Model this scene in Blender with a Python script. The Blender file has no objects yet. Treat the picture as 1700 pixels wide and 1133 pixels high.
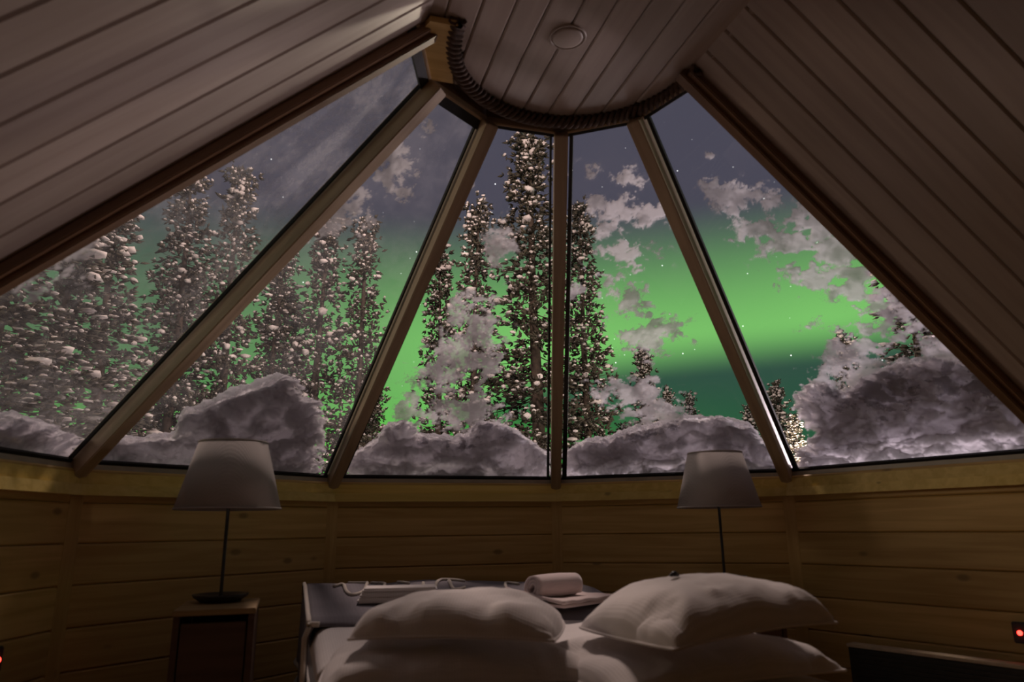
import bpy, bmesh, math, random
import numpy as np
from mathutils import Vector, Matrix, noise

# ------------------------------------------------------------------ camera
scene = bpy.context.scene
COL = scene.collection
YAW, PITCH, ROLL = 0.29671, 0.25568, -0.012189
CAM = Vector((-0.950, -2.3005, 0.85))
_fw = Vector((math.sin(YAW), math.cos(YAW), 0)); _rt = Vector((math.cos(YAW), -math.sin(YAW), 0)); _up = Vector((0, 0, 1))
_F = _fw * math.cos(PITCH) + _up * math.sin(PITCH)
_U = _up * math.cos(PITCH) - _fw * math.sin(PITCH)
_R2 = _rt * math.cos(ROLL) + _U * math.sin(ROLL)
_U2 = _U * math.cos(ROLL) - _rt * math.sin(ROLL)
cam_data = bpy.data.cameras.new('camera')
cam = bpy.data.objects.new('camera', cam_data); COL.objects.link(cam)
cam_data.sensor_width = 36.0; cam_data.lens = 25.14; cam_data.clip_start = 0.02; cam_data.clip_end = 500
cam.matrix_world = Matrix(((_R2.x, _U2.x, -_F.x, CAM.x), (_R2.y, _U2.y, -_F.y, CAM.y), (_R2.z, _U2.z, -_F.z, CAM.z), (0, 0, 0, 1)))
cam_data.dof.use_dof = True; cam_data.dof.focus_distance = 14.0; cam_data.dof.aperture_fstop = 3.2
scene.camera = cam

# ------------------------------------------------------------------ exposure
vs = scene.view_settings
scene.display_settings.display_device = 'sRGB'
vs.view_transform = 'Standard'; vs.look = 'None'; vs.exposure = 0.0; vs.gamma = 1.0; vs.use_curve_mapping = False
scene.cycles.use_denoising = True
scene.cycles.max_bounces = 6; scene.cycles.diffuse_bounces = 4; scene.cycles.glossy_bounces = 2; scene.cycles.transparent_max_bounces = 16; scene.cycles.adaptive_threshold = 0.035; scene.cycles.caustics_reflective = False
scene.cycles.sample_clamp_indirect = 4.0

# ------------------------------------------------------------------ node helpers
class NT:
    def __init__(self, tree):
        self.t = tree; tree.nodes.clear()
    def n(self, typ, **kw):
        nd = self.t.nodes.new(typ)
        for k, v in kw.items(): setattr(nd, k, v)
        return nd
    def link(self, a, b): self.t.links.new(a, b)
    def setin(self, sock, v):
        if isinstance(v, bpy.types.NodeSocket): self.link(v, sock)
        else: sock.default_value = v
    def m(self, op, a, b=None, c=None, clamp=False):
        nd = self.n('ShaderNodeMath', operation=op, use_clamp=clamp)
        self.setin(nd.inputs[0], a)
        if b is not None: self.setin(nd.inputs[1], b)
        if c is not None: self.setin(nd.inputs[2], c)
        return nd.outputs[0]
    def mix(self, fac, a, b, blend='MIX'):
        nd = self.n('ShaderNodeMix', data_type='RGBA', blend_type=blend)
        self.setin(nd.inputs['Factor'], fac)
        for s, v in ((nd.inputs[6], a), (nd.inputs[7], b)):
            if isinstance(v, tuple) and len(v) == 3: v = (*v, 1)
            self.setin(s, v)
        return nd.outputs[2]
    def smooth(self, x, lo, hi):
        nd = self.n('ShaderNodeMapRange', interpolation_type='SMOOTHSTEP')
        self.setin(nd.inputs[0], x); self.setin(nd.inputs[1], lo); self.setin(nd.inputs[2], hi)
        return nd.outputs[0]

# ------------------------------------------------------------------ night sky with aurora
world = bpy.data.worlds.new('night_sky'); scene.world = world; world.use_nodes = True
w = NT(world.node_tree)
tc = w.n('ShaderNodeTexCoord'); sep = w.n('ShaderNodeSeparateXYZ'); w.link(tc.outputs['Generated'], sep.inputs[0])
X, Y, Z = sep.outputs
az = w.m('ARCTAN2', X, Y)                                   # radians, 0 = cabin axis, + to the right
el = w.m('MULTIPLY', w.m('ARCSINE', Z), 57.2958)            # degrees
azd = w.m('MULTIPLY', az, 57.2958)
nz = w.n('ShaderNodeTexNoise'); w.link(tc.outputs['Generated'], nz.inputs['Vector']); nz.inputs['Scale'].default_value = 3.5; nz.inputs['Detail'].default_value = 1.0
wob = w.m('MULTIPLY', w.m('SUBTRACT', nz.outputs[0], 0.5), 0.6)
elw = w.m('ADD', el, wob)
low = w.m('ADD', w.m('MULTIPLY', w.m('TANH', w.m('DIVIDE', w.m('SUBTRACT', azd, 12.0), 10.0)), 4.6), 8.3)     # lower edge of the arc
rel = w.m('SUBTRACT', elw, low)
band = w.m('MULTIPLY', w.smooth(rel, -1.6, 2.2), w.m('SUBTRACT', 1.0, w.smooth(elw, 14.0, 25.0)))
band = w.m('MULTIPLY', band, w.m('ADD', 0.72, w.m('MULTIPLY', nz.outputs[0], 0.5)))
band = w.m('MULTIPLY', band, w.m('ADD', 0.30, w.m('MULTIPLY', w.smooth(azd, -12.0, 16.0), 0.7)))
g2 = w.m('DIVIDE', w.m('SUBTRACT', elw, 5.5), 3.6)
band2 = w.m('EXPONENT', w.m('MULTIPLY', w.m('MULTIPLY', g2, g2), -1.0))
a2 = w.m('DIVIDE', azd, 21.0)
band2 = w.m('MULTIPLY', band2, w.m('EXPONENT', w.m('MULTIPLY', w.m('MULTIPLY', a2, a2), -1.0)))
base = w.mix(w.smooth(el, 4.0, 27.0), (0.020, 0.085, 0.045), (0.070, 0.066, 0.094))
base = w.mix(w.smooth(el, 28.0, 75.0), base, (0.055, 0.070, 0.080))
base = w.mix(w.smooth(el, -12.0, -1.0), (0.03, 0.035, 0.04), base)
colr = w.mix(w.m('MULTIPLY', band, 0.92, clamp=True), base, (0.215, 0.590, 0.150))
colr = w.mix(w.m('MULTIPLY', band2, 0.8, clamp=True), colr, (0.105, 0.600, 0.050))
vor = w.n('ShaderNodeTexVoronoi'); w.link(tc.outputs['Generated'], vor.inputs['Vector']); vor.inputs['Scale'].default_value = 62.0
st = w.m('SUBTRACT', 1.0, w.smooth(vor.outputs['Distance'], 0.04, 0.08))
sc_ = w.n('ShaderNodeSeparateColor'); w.link(vor.outputs['Color'], sc_.inputs[0])
st = w.m('MULTIPLY', st, w.m('MULTIPLY', w.m('POWER', sc_.outputs[0], 2.2), 1.3))
addn = w.n('ShaderNodeMix', data_type='RGBA', blend_type='ADD'); addn.inputs['Factor'].default_value = 1.0
w.link(colr, addn.inputs[6]); cmb = w.n('ShaderNodeCombineColor')
for i in range(3): w.link(st, cmb.inputs[i])
w.link(cmb.outputs[0], addn.inputs[7])
bg = w.n('ShaderNodeBackground'); w.link(addn.outputs[2], bg.inputs[0]); bg.inputs[1].default_value = 1.0
wo = w.n('ShaderNodeOutputWorld'); w.link(bg.outputs[0], wo.inputs[0])

# ------------------------------------------------------------------ yard lamps and added fill lights outside the cabin
def lamp(name, kind, loc, energy, color, size=0.25, rot=None, angle=None):
    d = bpy.data.lights.new(name, kind); d.energy = energy; d.color = color
    if kind == 'SUN': d.angle = size
    else: d.shadow_soft_size = size
    o = bpy.data.objects.new(name, d); COL.objects.link(o); o.location = loc
    if rot: o.rotation_euler = rot
    return o
def aim(v):   # rotation so that -Z points along v
    return Vector(v).to_track_quat('-Z', 'Y').to_euler()
lamp('front_fill_sun', 'SUN', (-8, -20, 18), 0.10, (1.0, 0.86, 0.80), 0.02, aim((0.30, 0.88, -0.36)))  # weak sun added from behind the camera to light the tree fronts
lamp('high_fill_light', 'POINT', (0.9, 6.4, 9.2), 2300, (1.0, 0.75, 0.67), 0.7)  # unseen lamp added high in front to brighten bed, pane snow and trees
lamp('yard_lamp_light', 'POINT', (7.0, 2.6, 1.7), 950, (1.0, 0.82, 0.88), 0.5)
lamp('path_lamp_light', 'POINT', (-6.6, 3.4, 3.0), 330, (1.0, 0.74, 0.58), 0.6)
lamp('bollard_light', 'POINT', (9.3, 10.0, 2.0), 650, (1.0, 0.82, 0.64), 0.12)
lamp('bollard_light', 'POINT', (0.2, 10.5, 1.2), 130, (1.0, 0.86, 0.74), 0.12)

# ------------------------------------------------------------------ materials
def newmat(name):
    m = bpy.data.materials.new(name); m.use_nodes = True
    return m, NT(m.node_tree)
def principled(nt, color, rough=0.6, **kw):
    b = nt.n('ShaderNodeBsdfPrincipled'); nt.setin(b.inputs['Base Color'], (*color, 1) if isinstance(color, tuple) and len(color) == 3 else color)
    nt.setin(b.inputs['Roughness'], rough)
    for k, v in kw.items(): nt.setin(b.inputs[k.replace('_', ' ')], v)
    o = nt.n('ShaderNodeOutputMaterial'); nt.link(b.outputs[0], o.inputs[0])
    return b
def wood(name, c1, c2, rough=0.5, coat=0.0, grain=26.0, knots=True):
    m, nt = newmat(name)
    tc = nt.n('ShaderNodeTexCoord'); oi = nt.n('ShaderNodeObjectInfo')
    off = nt.n('ShaderNodeCombineXYZ'); nt.link(nt.m('MULTIPLY', oi.outputs['Random'], 37.0), off.inputs[0]); nt.link(nt.m('MULTIPLY', oi.outputs['Random'], 11.0), off.inputs[1])
    va = nt.n('ShaderNodeVectorMath', operation='ADD'); nt.link(tc.outputs['Object'], va.inputs[0]); nt.link(off.outputs[0], va.inputs[1])
    mp = nt.n('ShaderNodeMapping'); nt.link(va.outputs[0], mp.inputs[0]); mp.inputs['Scale'].default_value = (1.4, grain, grain)
    n1 = nt.n('ShaderNodeTexNoise'); nt.link(mp.outputs[0], n1.inputs['Vector']); n1.inputs['Scale'].default_value = 1.0; n1.inputs['Detail'].default_value = 5.0; n1.inputs['Distortion'].default_value = 0.6
    col = nt.mix(nt.smooth(n1.outputs[0], 0.3, 0.7), c1, c2)
    tone = nt.m('ADD', 0.90, nt.m('MULTIPLY', oi.outputs['Random'], 0.2))
    tn = nt.n('ShaderNodeCombineColor')
    for i in range(3): nt.link(tone, tn.inputs[i])
    col = nt.mix(1.0, col, tn.outputs[0], 'MULTIPLY')
    if knots:
        vo = nt.n('ShaderNodeTexVoronoi'); mp2 = nt.n('ShaderNodeMapping'); nt.link(va.outputs[0], mp2.inputs[0]); mp2.inputs['Scale'].default_value = (3.0, 6.0, 6.0)
        nt.link(mp2.outputs[0], vo.inputs['Vector']); vo.inputs['Scale'].default_value = 1.0
        k = nt.m('SUBTRACT', 1.0, nt.smooth(vo.outputs['Distance'], 0.05, 0.13))
        col = nt.mix(nt.m('MULTIPLY', k, 0.65), col, tuple(x * 0.3 for x in c1))
    b = principled(nt, col, rough)
    b.inputs['Coat Weight'].default_value = coat; b.inputs['Coat Roughness'].default_value = 0.22
    bp = nt.n('ShaderNodeBump'); bp.inputs['Strength'].default_value = 0.12; bp.inputs['Distance'].default_value = 0.003
    nt.link(n1.outputs[0], bp.inputs['Height']); nt.link(bp.outputs[0], b.inputs['Normal'])
    return m
def plain(name, color, rough=0.6, nscale=0, namp=0.15, bump=0.0, **kw):
    m, nt = newmat(name); col = color
    b = principled(nt, color, rough, **kw)
    if nscale:
        tc = nt.n('ShaderNodeTexCoord'); n1 = nt.n('ShaderNodeTexNoise'); nt.link(tc.outputs['Object'], n1.inputs['Vector'])
        n1.inputs['Scale'].default_value = nscale; n1.inputs['Detail'].default_value = 4.0
        col = nt.mix(nt.smooth(n1.outputs[0], 0.25, 0.75), tuple(x * (1 - namp) for x in color), tuple(min(1, x * (1 + namp)) for x in color))
        nt.link(col, b.inputs['Base Color'])
        if bump:
            bp = nt.n('ShaderNodeBump'); bp.inputs['Strength'].default_value = bump; bp.inputs['Distance'].default_value = 0.004
            nt.link(n1.outputs[0], bp.inputs['Height']); nt.link(bp.outputs[0], b.inputs['Normal'])
    return m
def fabric(name, color, scale=220.0, rough=0.9, trans=0.0, sheen=0.2):
    m, nt = newmat(name)
    tc = nt.n('ShaderNodeTexCoord')
    w1 = nt.n('ShaderNodeTexWave'); w1.bands_direction = 'X'; w1.inputs['Scale'].default_value = scale / 6; nt.link(tc.outputs['Object'], w1.inputs['Vector'])
    w2 = nt.n('ShaderNodeTexWave'); w2.bands_direction = 'Y'; w2.inputs['Scale'].default_value = scale / 6; nt.link(tc.outputs['Object'], w2.inputs['Vector'])
    n1 = nt.n('ShaderNodeTexNoise'); n1.inputs['Scale'].default_value = 9.0; n1.inputs['Detail'].default_value = 5.0; nt.link(tc.outputs['Object'], n1.inputs['Vector'])
    h = nt.m('ADD', nt.m('MULTIPLY', nt.m('ADD', w1.outputs[1], w2.outputs[1]), 0.3), nt.m('MULTIPLY', n1.outputs[0], 0.6))
    col = nt.mix(nt.smooth(h, 0.2, 0.9), tuple(x * 0.88 for x in color), color)
    b = principled(nt, col, rough); b.inputs['Sheen Weight'].default_value = sheen
    bp = nt.n('ShaderNodeBump'); bp.inputs['Strength'].default_value = 0.25; bp.inputs['Distance'].default_value = 0.003
    nt.link(h, bp.inputs['Height']); nt.link(bp.outputs[0], b.inputs['Normal'])
    if trans:
        out = [n for n in nt.t.nodes if n.type == 'OUTPUT_MATERIAL'][0]
        tr = nt.n('ShaderNodeBsdfTranslucent'); nt.link(col, tr.inputs[0])
        mx = nt.n('ShaderNodeMixShader'); mx.inputs[0].default_value = trans
        nt.link(b.outputs[0], mx.inputs[1]); nt.link(tr.outputs[0], mx.inputs[2]); nt.link(mx.outputs[0], out.inputs[0])
    return m
M = {}
M['pine'] = wood('pine', (0.50, 0.315, 0.095), (0.64, 0.43, 0.155), 0.55)
M['sill'] = wood('sill_pine', (0.62, 0.44, 0.10), (0.74, 0.55, 0.16), 0.5, 0.0)
M['slope'] = wood('lacquered_plank', (0.36, 0.285, 0.24), (0.42, 0.34, 0.292), 0.40, 0.5, 22.0, False)
M['trim'] = wood('dark_trim', (0.16, 0.085, 0.045), (0.26, 0.15, 0.085), 0.38, 0.3, 22.0, False)
M['mullion'] = wood('mullion_wood', (0.34, 0.245, 0.155), (0.46, 0.34, 0.22), 0.5, 0.03, 22.0, False)
M['groove'] = plain('groove', (0.05, 0.03, 0.018), 0.8, 8)
M['gasket'] = plain('gasket', (0.012, 0.012, 0.012), 0.7, 30)
M['rail'] = plain('frame_rail', (0.42, 0.37, 0.31), 0.35, 12, 0.1)
M['floor'] = wood('floor_wood', (0.16, 0.10, 0.06), (0.24, 0.16, 0.09), 0.5)
M['outer'] = plain('outer_cladding', (0.22, 0.14, 0.09), 0.8, 6)
M['linen'] = fabric('white_linen', (0.82, 0.77, 0.74))
M['mattress'] = fabric('mattress_cover', (0.78, 0.74, 0.70))
M['shade'] = fabric('shade_linen', (0.50, 0.45, 0.43), 380.0, 0.9, 0.25)
M['blanket'] = fabric('grey_wool', (0.17, 0.155, 0.175), 120.0, 0.95, 0, 0.1)
M['cord'] = fabric('pale_wool_cord', (0.62, 0.56, 0.48), 300.0)
M['towel'] = fabric('terry', (0.80, 0.66, 0.63), 500.0, 0.95, 0, 0.5)
M['stand'] = wood('stand_wood', (0.30, 0.19, 0.08), (0.42, 0.28, 0.13), 0.5)
M['stand_dark'] = wood('stand_dark', (0.085, 0.045, 0.030), (0.13, 0.07, 0.045), 0.5)
M['black_metal'] = plain('black_metal', (0.03, 0.028, 0.026), 0.35, 40, 0.2)
M['rope'] = plain('rope', (0.085, 0.05, 0.035), 0.85, 60, 0.35, 0.3)  # brown kept dark: the shade under the ceiling edge is in the colour
M['disc'] = plain('disc', (0.37, 0.30, 0.255), 0.5, 20, 0.05)
M['bed'] = wood('bed_wood', (0.10, 0.06, 0.04), (0.16, 0.10, 0.06), 0.5)
M['heater'] = plain('heater_dark', (0.045, 0.045, 0.04), 0.45, 30, 0.15)
M['heater_edge'] = plain('heater_edge', (0.66, 0.56, 0.40), 0.4, 30, 0.1)
M['choc'] = plain('choc', (0.02, 0.013, 0.012), 0.35, 30, 0.2)
M['ground'] = plain('snow_ground', (0.72, 0.72, 0.76), 0.8, 2.0, 0.08, 0.3)
M['bark'] = plain('bark', (0.055, 0.036, 0.026), 0.9, 14, 0.4, 0.5)
M['needle'] = plain('needle', (0.046, 0.038, 0.024), 0.8, 6, 0.5)
M['tree_snow'] = plain('tree_snow', (0.60, 0.53, 0.51), 0.8, 4, 0.3)
def led(name, col, s):
    m, nt = newmat(name); e = nt.n('ShaderNodeEmission'); e.inputs[0].default_value = (*col, 1); e.inputs[1].default_value = s
    o = nt.n('ShaderNodeOutputMaterial'); nt.link(e.outputs[0], o.inputs[0]); return m
M['red_led'] = led('red_led', (1.0, 0.03, 0.02), 9.0)

def glass_mat():
    m, nt = newmat('window_glass')
    fr = nt.n('ShaderNodeFresnel'); fr.inputs[0].default_value = 1.45
    t = nt.n('ShaderNodeBsdfTransparent'); t.inputs[0].default_value = (0.97, 0.98, 0.975, 1)
    g = nt.n('ShaderNodeBsdfGlossy'); g.inputs['Roughness'].default_value = 0.02
    mx = nt.n('ShaderNodeMixShader'); nt.link(nt.m('MULTIPLY', fr.outputs[0], 0.6), mx.inputs[0]); nt.link(t.outputs[0], mx.inputs[1]); nt.link(g.outputs[0], mx.inputs[2])
    o = nt.n('ShaderNodeOutputMaterial'); nt.link(mx.outputs[0], o.inputs[0])
    return m
M['glass'] = glass_mat()

def snow_mat(name, film):
    # snow on the panes: attribute "cover" is how densely the crystals cover the glass, "depth" how thick the layer is
    m, nt = newmat(name)
    at = nt.n('ShaderNodeAttribute', attribute_name='cover'); dp = nt.n('ShaderNodeAttribute', attribute_name='depth')
    cov = nt.smooth(at.outputs['Fac'], 0.04, 0.80 if film else 0.62)
    if film: cov = nt.m('MULTIPLY', cov, 0.84)
    col = (0.52, 0.51, 0.56, 1) if film else (0.62, 0.60, 0.645, 1)
    d = nt.n('ShaderNodeBsdfDiffuse'); d.inputs[0].default_value = col
    tr = nt.n('ShaderNodeBsdfTranslucent'); tr.inputs[0].default_value = col
    thin = nt.m('EXPONENT', nt.m('MULTIPLY', dp.outputs['Fac'], -1.0 / 0.055))
    mx = nt.n('ShaderNodeMixShader'); nt.link(nt.m('ADD', 0.15 if film else 0.12, nt.m('MULTIPLY', thin, 0.55 if film else 0.72)), mx.inputs[0])
    nt.link(d.outputs[0], mx.inputs[1]); nt.link(tr.outputs[0], mx.inputs[2])
    tp = nt.n('ShaderNodeBsdfTransparent')
    m2 = nt.n('ShaderNodeMixShader'); nt.link(cov, m2.inputs[0]); nt.link(tp.outputs[0], m2.inputs[1]); nt.link(mx.outputs[0], m2.inputs[2])
    o = nt.n('ShaderNodeOutputMaterial'); nt.link(m2.outputs[0], o.inputs[0])
    return m
M['frost'] = snow_mat('pane_frost', True)
M['drift'] = snow_mat('pane_drift', False)

# ------------------------------------------------------------------ object helpers
def link(o, parent=None):
    COL.objects.link(o)
    if parent is not None: o.parent = parent
    return o
def mesh_obj(name, verts, faces, mat, parent=None, smooth=False):
    me = bpy.data.meshes.new(name); me.from_pydata([tuple(v) for v in verts], [], faces); me.update()
    me.materials.append(M[mat] if isinstance(mat, str) else mat)
    if smooth: me.polygons.foreach_set('use_smooth', [True] * len(me.polygons))
    return link(bpy.data.objects.new(name, me), parent)
def bm_obj(name, bm, mat, parent=None, smooth=False):
    bmesh.ops.recalc_face_normals(bm, faces=bm.faces)
    me = bpy.data.meshes.new(name); bm.to_mesh(me); bm.free(); me.materials.append(M[mat])
    if smooth: me.polygons.foreach_set('use_smooth', [True] * len(me.polygons))
    return link(bpy.data.objects.new(name, me), parent)
def empty(name, loc=(0, 0, 0), rz=0.0):
    o = bpy.data.objects.new(name, None); COL.objects.link(o); o.location = loc; o.rotation_euler = (0, 0, rz); o.empty_display_size = 0.05
    return o
def tag(o, label=None, cat=None, group=None, kind=None):
    if label: o['label'] = label
    if cat: o['category'] = cat
    if group: o['group'] = group
    if kind: o['kind'] = kind
    return o
def struct(o, label=None, cat=None): return tag(o, label, cat, None, 'structure')
def add_box(bm, c, hx, hy, hz, ax=None, bevel=0.0):
    ax = ax or (Vector((1, 0, 0)), Vector((0, 1, 0)), Vector((0, 0, 1)))
    c = Vector(c); vs_ = []
    for sx in (-1, 1):
        for sy in (-1, 1):
            for sz in (-1, 1): vs_.append(bm.verts.new(c + ax[0] * hx * sx + ax[1] * hy * sy + ax[2] * hz * sz))
    fs = [bm.faces.new([vs_[i] for i in q]) for q in ((0, 1, 3, 2), (4, 6, 7, 5), (0, 4, 5, 1), (2, 3, 7, 6), (0, 2, 6, 4), (1, 5, 7, 3))]
    if bevel:
        es = list({e for f in fs for e in f.edges}); bmesh.ops.bevel(bm, geom=es, offset=bevel, segments=2, affect='EDGES', clamp_overlap=True)
def box(name, c, h, mat, parent=None, ax=None, bevel=0.0):
    bm = bmesh.new(); add_box(bm, c, *h, ax=ax, bevel=bevel); return bm_obj(name, bm, mat, parent)
def frame_matrix(o, x, y, z): return Matrix(((x.x, y.x, z.x, o.x), (x.y, y.y, z.y, o.y), (x.z, y.z, z.z, o.z), (0, 0, 0, 1)))
def beam(name, a, b, up, width, depth, mat, parent=None, bevel=0.004):
    # a beam from a to b whose top face (towards up) is on the line a-b
    a, b = Vector(a), Vector(b); x = (b - a).normalized(); y = Vector(up).cross(x).normalized(); z = x.cross(y)
    bm = bmesh.new(); L = (b - a).length
    add_box(bm, (0, 0, -depth / 2), L / 2, width / 2, depth / 2, bevel=bevel)
    o = bm_obj(name, bm, mat, parent); o.matrix_world = frame_matrix((a + b) / 2, x, y, z); return o
PLANKS = {}
def plank(mw, L, W, T, mat, parent, cham=0.007):
    # board along local X, face at local +Z, chamfered long edges; equal boards share one mesh
    key = (round(L, 3), round(W, 3), T, mat)
    if key not in PLANKS:
        h = W / 2 - 0.0012; p = [(-h, -T), (-h, -cham), (-h + cham, 0), (h - cham, 0), (h, -cham), (h, -T)]
        vv = [(x, y, z) for x in (-L / 2, L / 2) for y, z in p]
        ff = [(0, 1, 7, 6)[::-1], (1, 2, 8, 7)[::-1], (2, 3, 9, 8)[::-1], (3, 4, 10, 9)[::-1], (4, 5, 11, 10)[::-1], (5, 0, 6, 11)[::-1], (0, 5, 4, 3, 2, 1)[::-1], (6, 7, 8, 9, 10, 11)[::-1]]
        me = bpy.data.meshes.new('plank'); me.from_pydata(vv, [], ff); me.update(); me.materials.append(M[mat]); PLANKS[key] = me
    o = bpy.data.objects.new('plank', PLANKS[key]); link(o, parent); o.matrix_world = mw
    return o

# ------------------------------------------------------------------ room measures
RW, RS, ZS, RR, ZR, ZC = 2.30, 2.333, 1.153, 0.610, 2.682, 2.725
YB = -3.1                                   # back wall
def V(i, r, z):
    a = math.radians(-90 + 36 * i); return Vector((r * math.sin(a), r * math.cos(a), z))

# ------------------------------------------------------------------ room shell
def prism(name, k, rin, rout, z0, z1, mat, parent=None, taper=0.0):
    q = [V(k - 1, rin, 0), V(k, rin, 0), V(k, rout, 0), V(k - 1, rout, 0)]
    vv = [(p.x, p.y, z0) for p in q] + [(p.x, p.y, z1) for p in q]
    if taper:   # top face set back
        for i, j in ((0, k - 1), (1, k)):
            p = V(j, rin + taper, 0); vv[4 + i] = (p.x, p.y, z1)
    return mesh_obj(name, vv, [(3, 2, 1, 0), (4, 5, 6, 7), (0, 1, 5, 4), (1, 2, 6, 5), (2, 3, 7, 6), (3, 0, 4, 7)], mat, parent)

fl = mesh_obj('floor', [(-RW - .1, YB, 0), (RW + .1, YB, 0)] + [tuple(V(i, RW + .1, 0)) for i in range(5, -1, -1)] + [(-RW - .1, YB, -.2), (RW + .1, YB, -.2)] + [tuple(V(i, RW + .1, -.2)) for i in range(5, -1, -1)],
              [tuple(range(8)), tuple(range(15, 7, -1))] + [(i, (i + 1) % 8, (i + 1) % 8 + 8, i + 8)[::-1] for i in range(8)], 'floor')
struct(fl, 'dark wooden floor of the cabin under the bed', 'floor')
WALLS = {1: ('wall_far_left', 'plank wall panel at the far left edge beside the nightstand wall'), 2: ('wall_front_left', 'plank wall panel behind the left lamp and nightstand'),
         3: ('wall_front', 'plank wall panel under the middle-left window behind the bed foot'), 4: ('wall_front_right', 'plank wall panel behind the right table lamp'),
         5: ('wall_far_right', 'plank wall panel at the far right above the low heater')}
JOINTS = [1.13, 0.980, 0.805, 0.630, 0.455, 0.280, 0.105, 0.0]
for k in range(1, 6):
    wl = prism(WALLS[k][0], k, RW + 0.018, RW + 0.14, -0.3, ZS - 0.03, 'groove'); struct(wl, WALLS[k][1], 'wall')
    a, b = V(k - 1, RW, 0), V(k, RW, 0); x = (b - a).normalized(); nin = x.cross(Vector((0, 0, 1)))
    L = (b - a).length - 0.004; mid = (a + b) / 2
    for z1, z0 in zip(JOINTS[:-1], JOINTS[1:]):
        plank(frame_matrix(Vector((mid.x, mid.y, (z0 + z1) / 2)), x, Vector((0, 0, 1)), nin), L, z1 - z0, 0.018, 'pine', wl)
for side, sx in (('left', -1), ('right', 1)):
    wl = box('wall_' + side, (sx * (RW + 0.08), YB / 2, 0.42), (0.06, -YB / 2, 0.72), 'groove'); struct(wl, f'plank side wall on the {side}, running back past the camera', 'wall')
    for z1, z0 in zip(JOINTS[:-1], JOINTS[1:]):
        plank(frame_matrix(Vector((sx * RW, YB / 2, (z0 + z1) / 2)), Vector((0, -sx, 0)), Vector((0, 0, 1)), Vector((-sx, 0, 0))), -YB, z1 - z0, 0.018, 'pine', wl)
wl = box('wall_back', (0, YB - 0.06, 1.3), (RW + 0.2, 0.06, 1.6), 'pine'); struct(wl, 'pine back wall of the cabin behind the camera', 'wall')

# sloped plank ceilings left and right of the glazed end
SL = math.hypot(RS - RR, ZR - ZS); sa, sb = (RS - RR) / SL, (ZR - ZS) / SL
LOWX, HIGHX = -0.12, SL + 0.085
for side, sx, y_first, pitch_ in (('left', -1, -0.112, 0.1475), ('right', 1, -0.120, 0.1340)):
    s = Vector((-sx * sa, 0, sb)); yd = Vector((0, sx, 0)); n = s.cross(yd)
    org = Vector((sx * RS, 0, ZS))
    y0 = 0.045
    c = org + s * ((LOWX + HIGHX) / 2) - n * 0.09; c.y = (YB + y0) / 2
    sl = box('ceiling_slope_' + side, c, ((HIGHX - LOWX) / 2, (y0 - YB) / 2, 0.07), 'groove', None, (s, yd, n))
    struct(sl, f'sloping lacquered plank ceiling on the {side} of the glass panes', 'ceiling')
    ys = [y0, y_first]
    while ys[-1] > YB: ys.append(ys[-1] - pitch_)
    for i in range(len(ys) - 1):
        m_ = org + s * ((LOWX + HIGHX) / 2); m_.y = (ys[i] + ys[i + 1]) / 2
        plank(frame_matrix(m_, s, yd, n), HIGHX - LOWX, ys[i] - ys[i + 1], 0.02, 'slope', sl)

# flat ceiling with a rounded front
_cp = [(-0.70, YB), (0.70, YB), (0.70, 0.0)] + [tuple(V(i, 0.585, 0))[:2] for i in (4, 3, 2, 1)] + [(-0.70, 0.0)]; _nc = len(_cp)
cl = mesh_obj('ceiling', [(x, y, ZC + 0.02) for x, y in _cp] + [(x, y, ZC + 0.12) for x, y in _cp], [tuple(range(_nc)), tuple(range(2 * _nc - 1, _nc - 1, -1))] + [(i, (i + 1) % _nc, (i + 1) % _nc + _nc, i + _nc) for i in range(_nc)], 'groove'); struct(cl, 'flat plank ceiling with a rounded front above the panes', 'ceiling')
CCX, CR = 0.062, 0.522
xs = [-0.62] + [-0.504 + 0.1195 * i for i in range(10)] + [0.66]
for i in range(len(xs) - 1):
    xm = (xs[i] + xs[i + 1]) / 2; t = CR ** 2 - (xm - CCX) ** 2
    ye = (math.sqrt(t) if t > 0 else 0.0) + 0.03
    plank(frame_matrix(Vector((xm, (YB + ye) / 2, ZC)), Vector((0, 1, 0)), Vector((1, 0, 0)), Vector((0, 0, -1))), ye - YB, xs[i + 1] - xs[i], 0.02, 'slope', cl)

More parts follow.
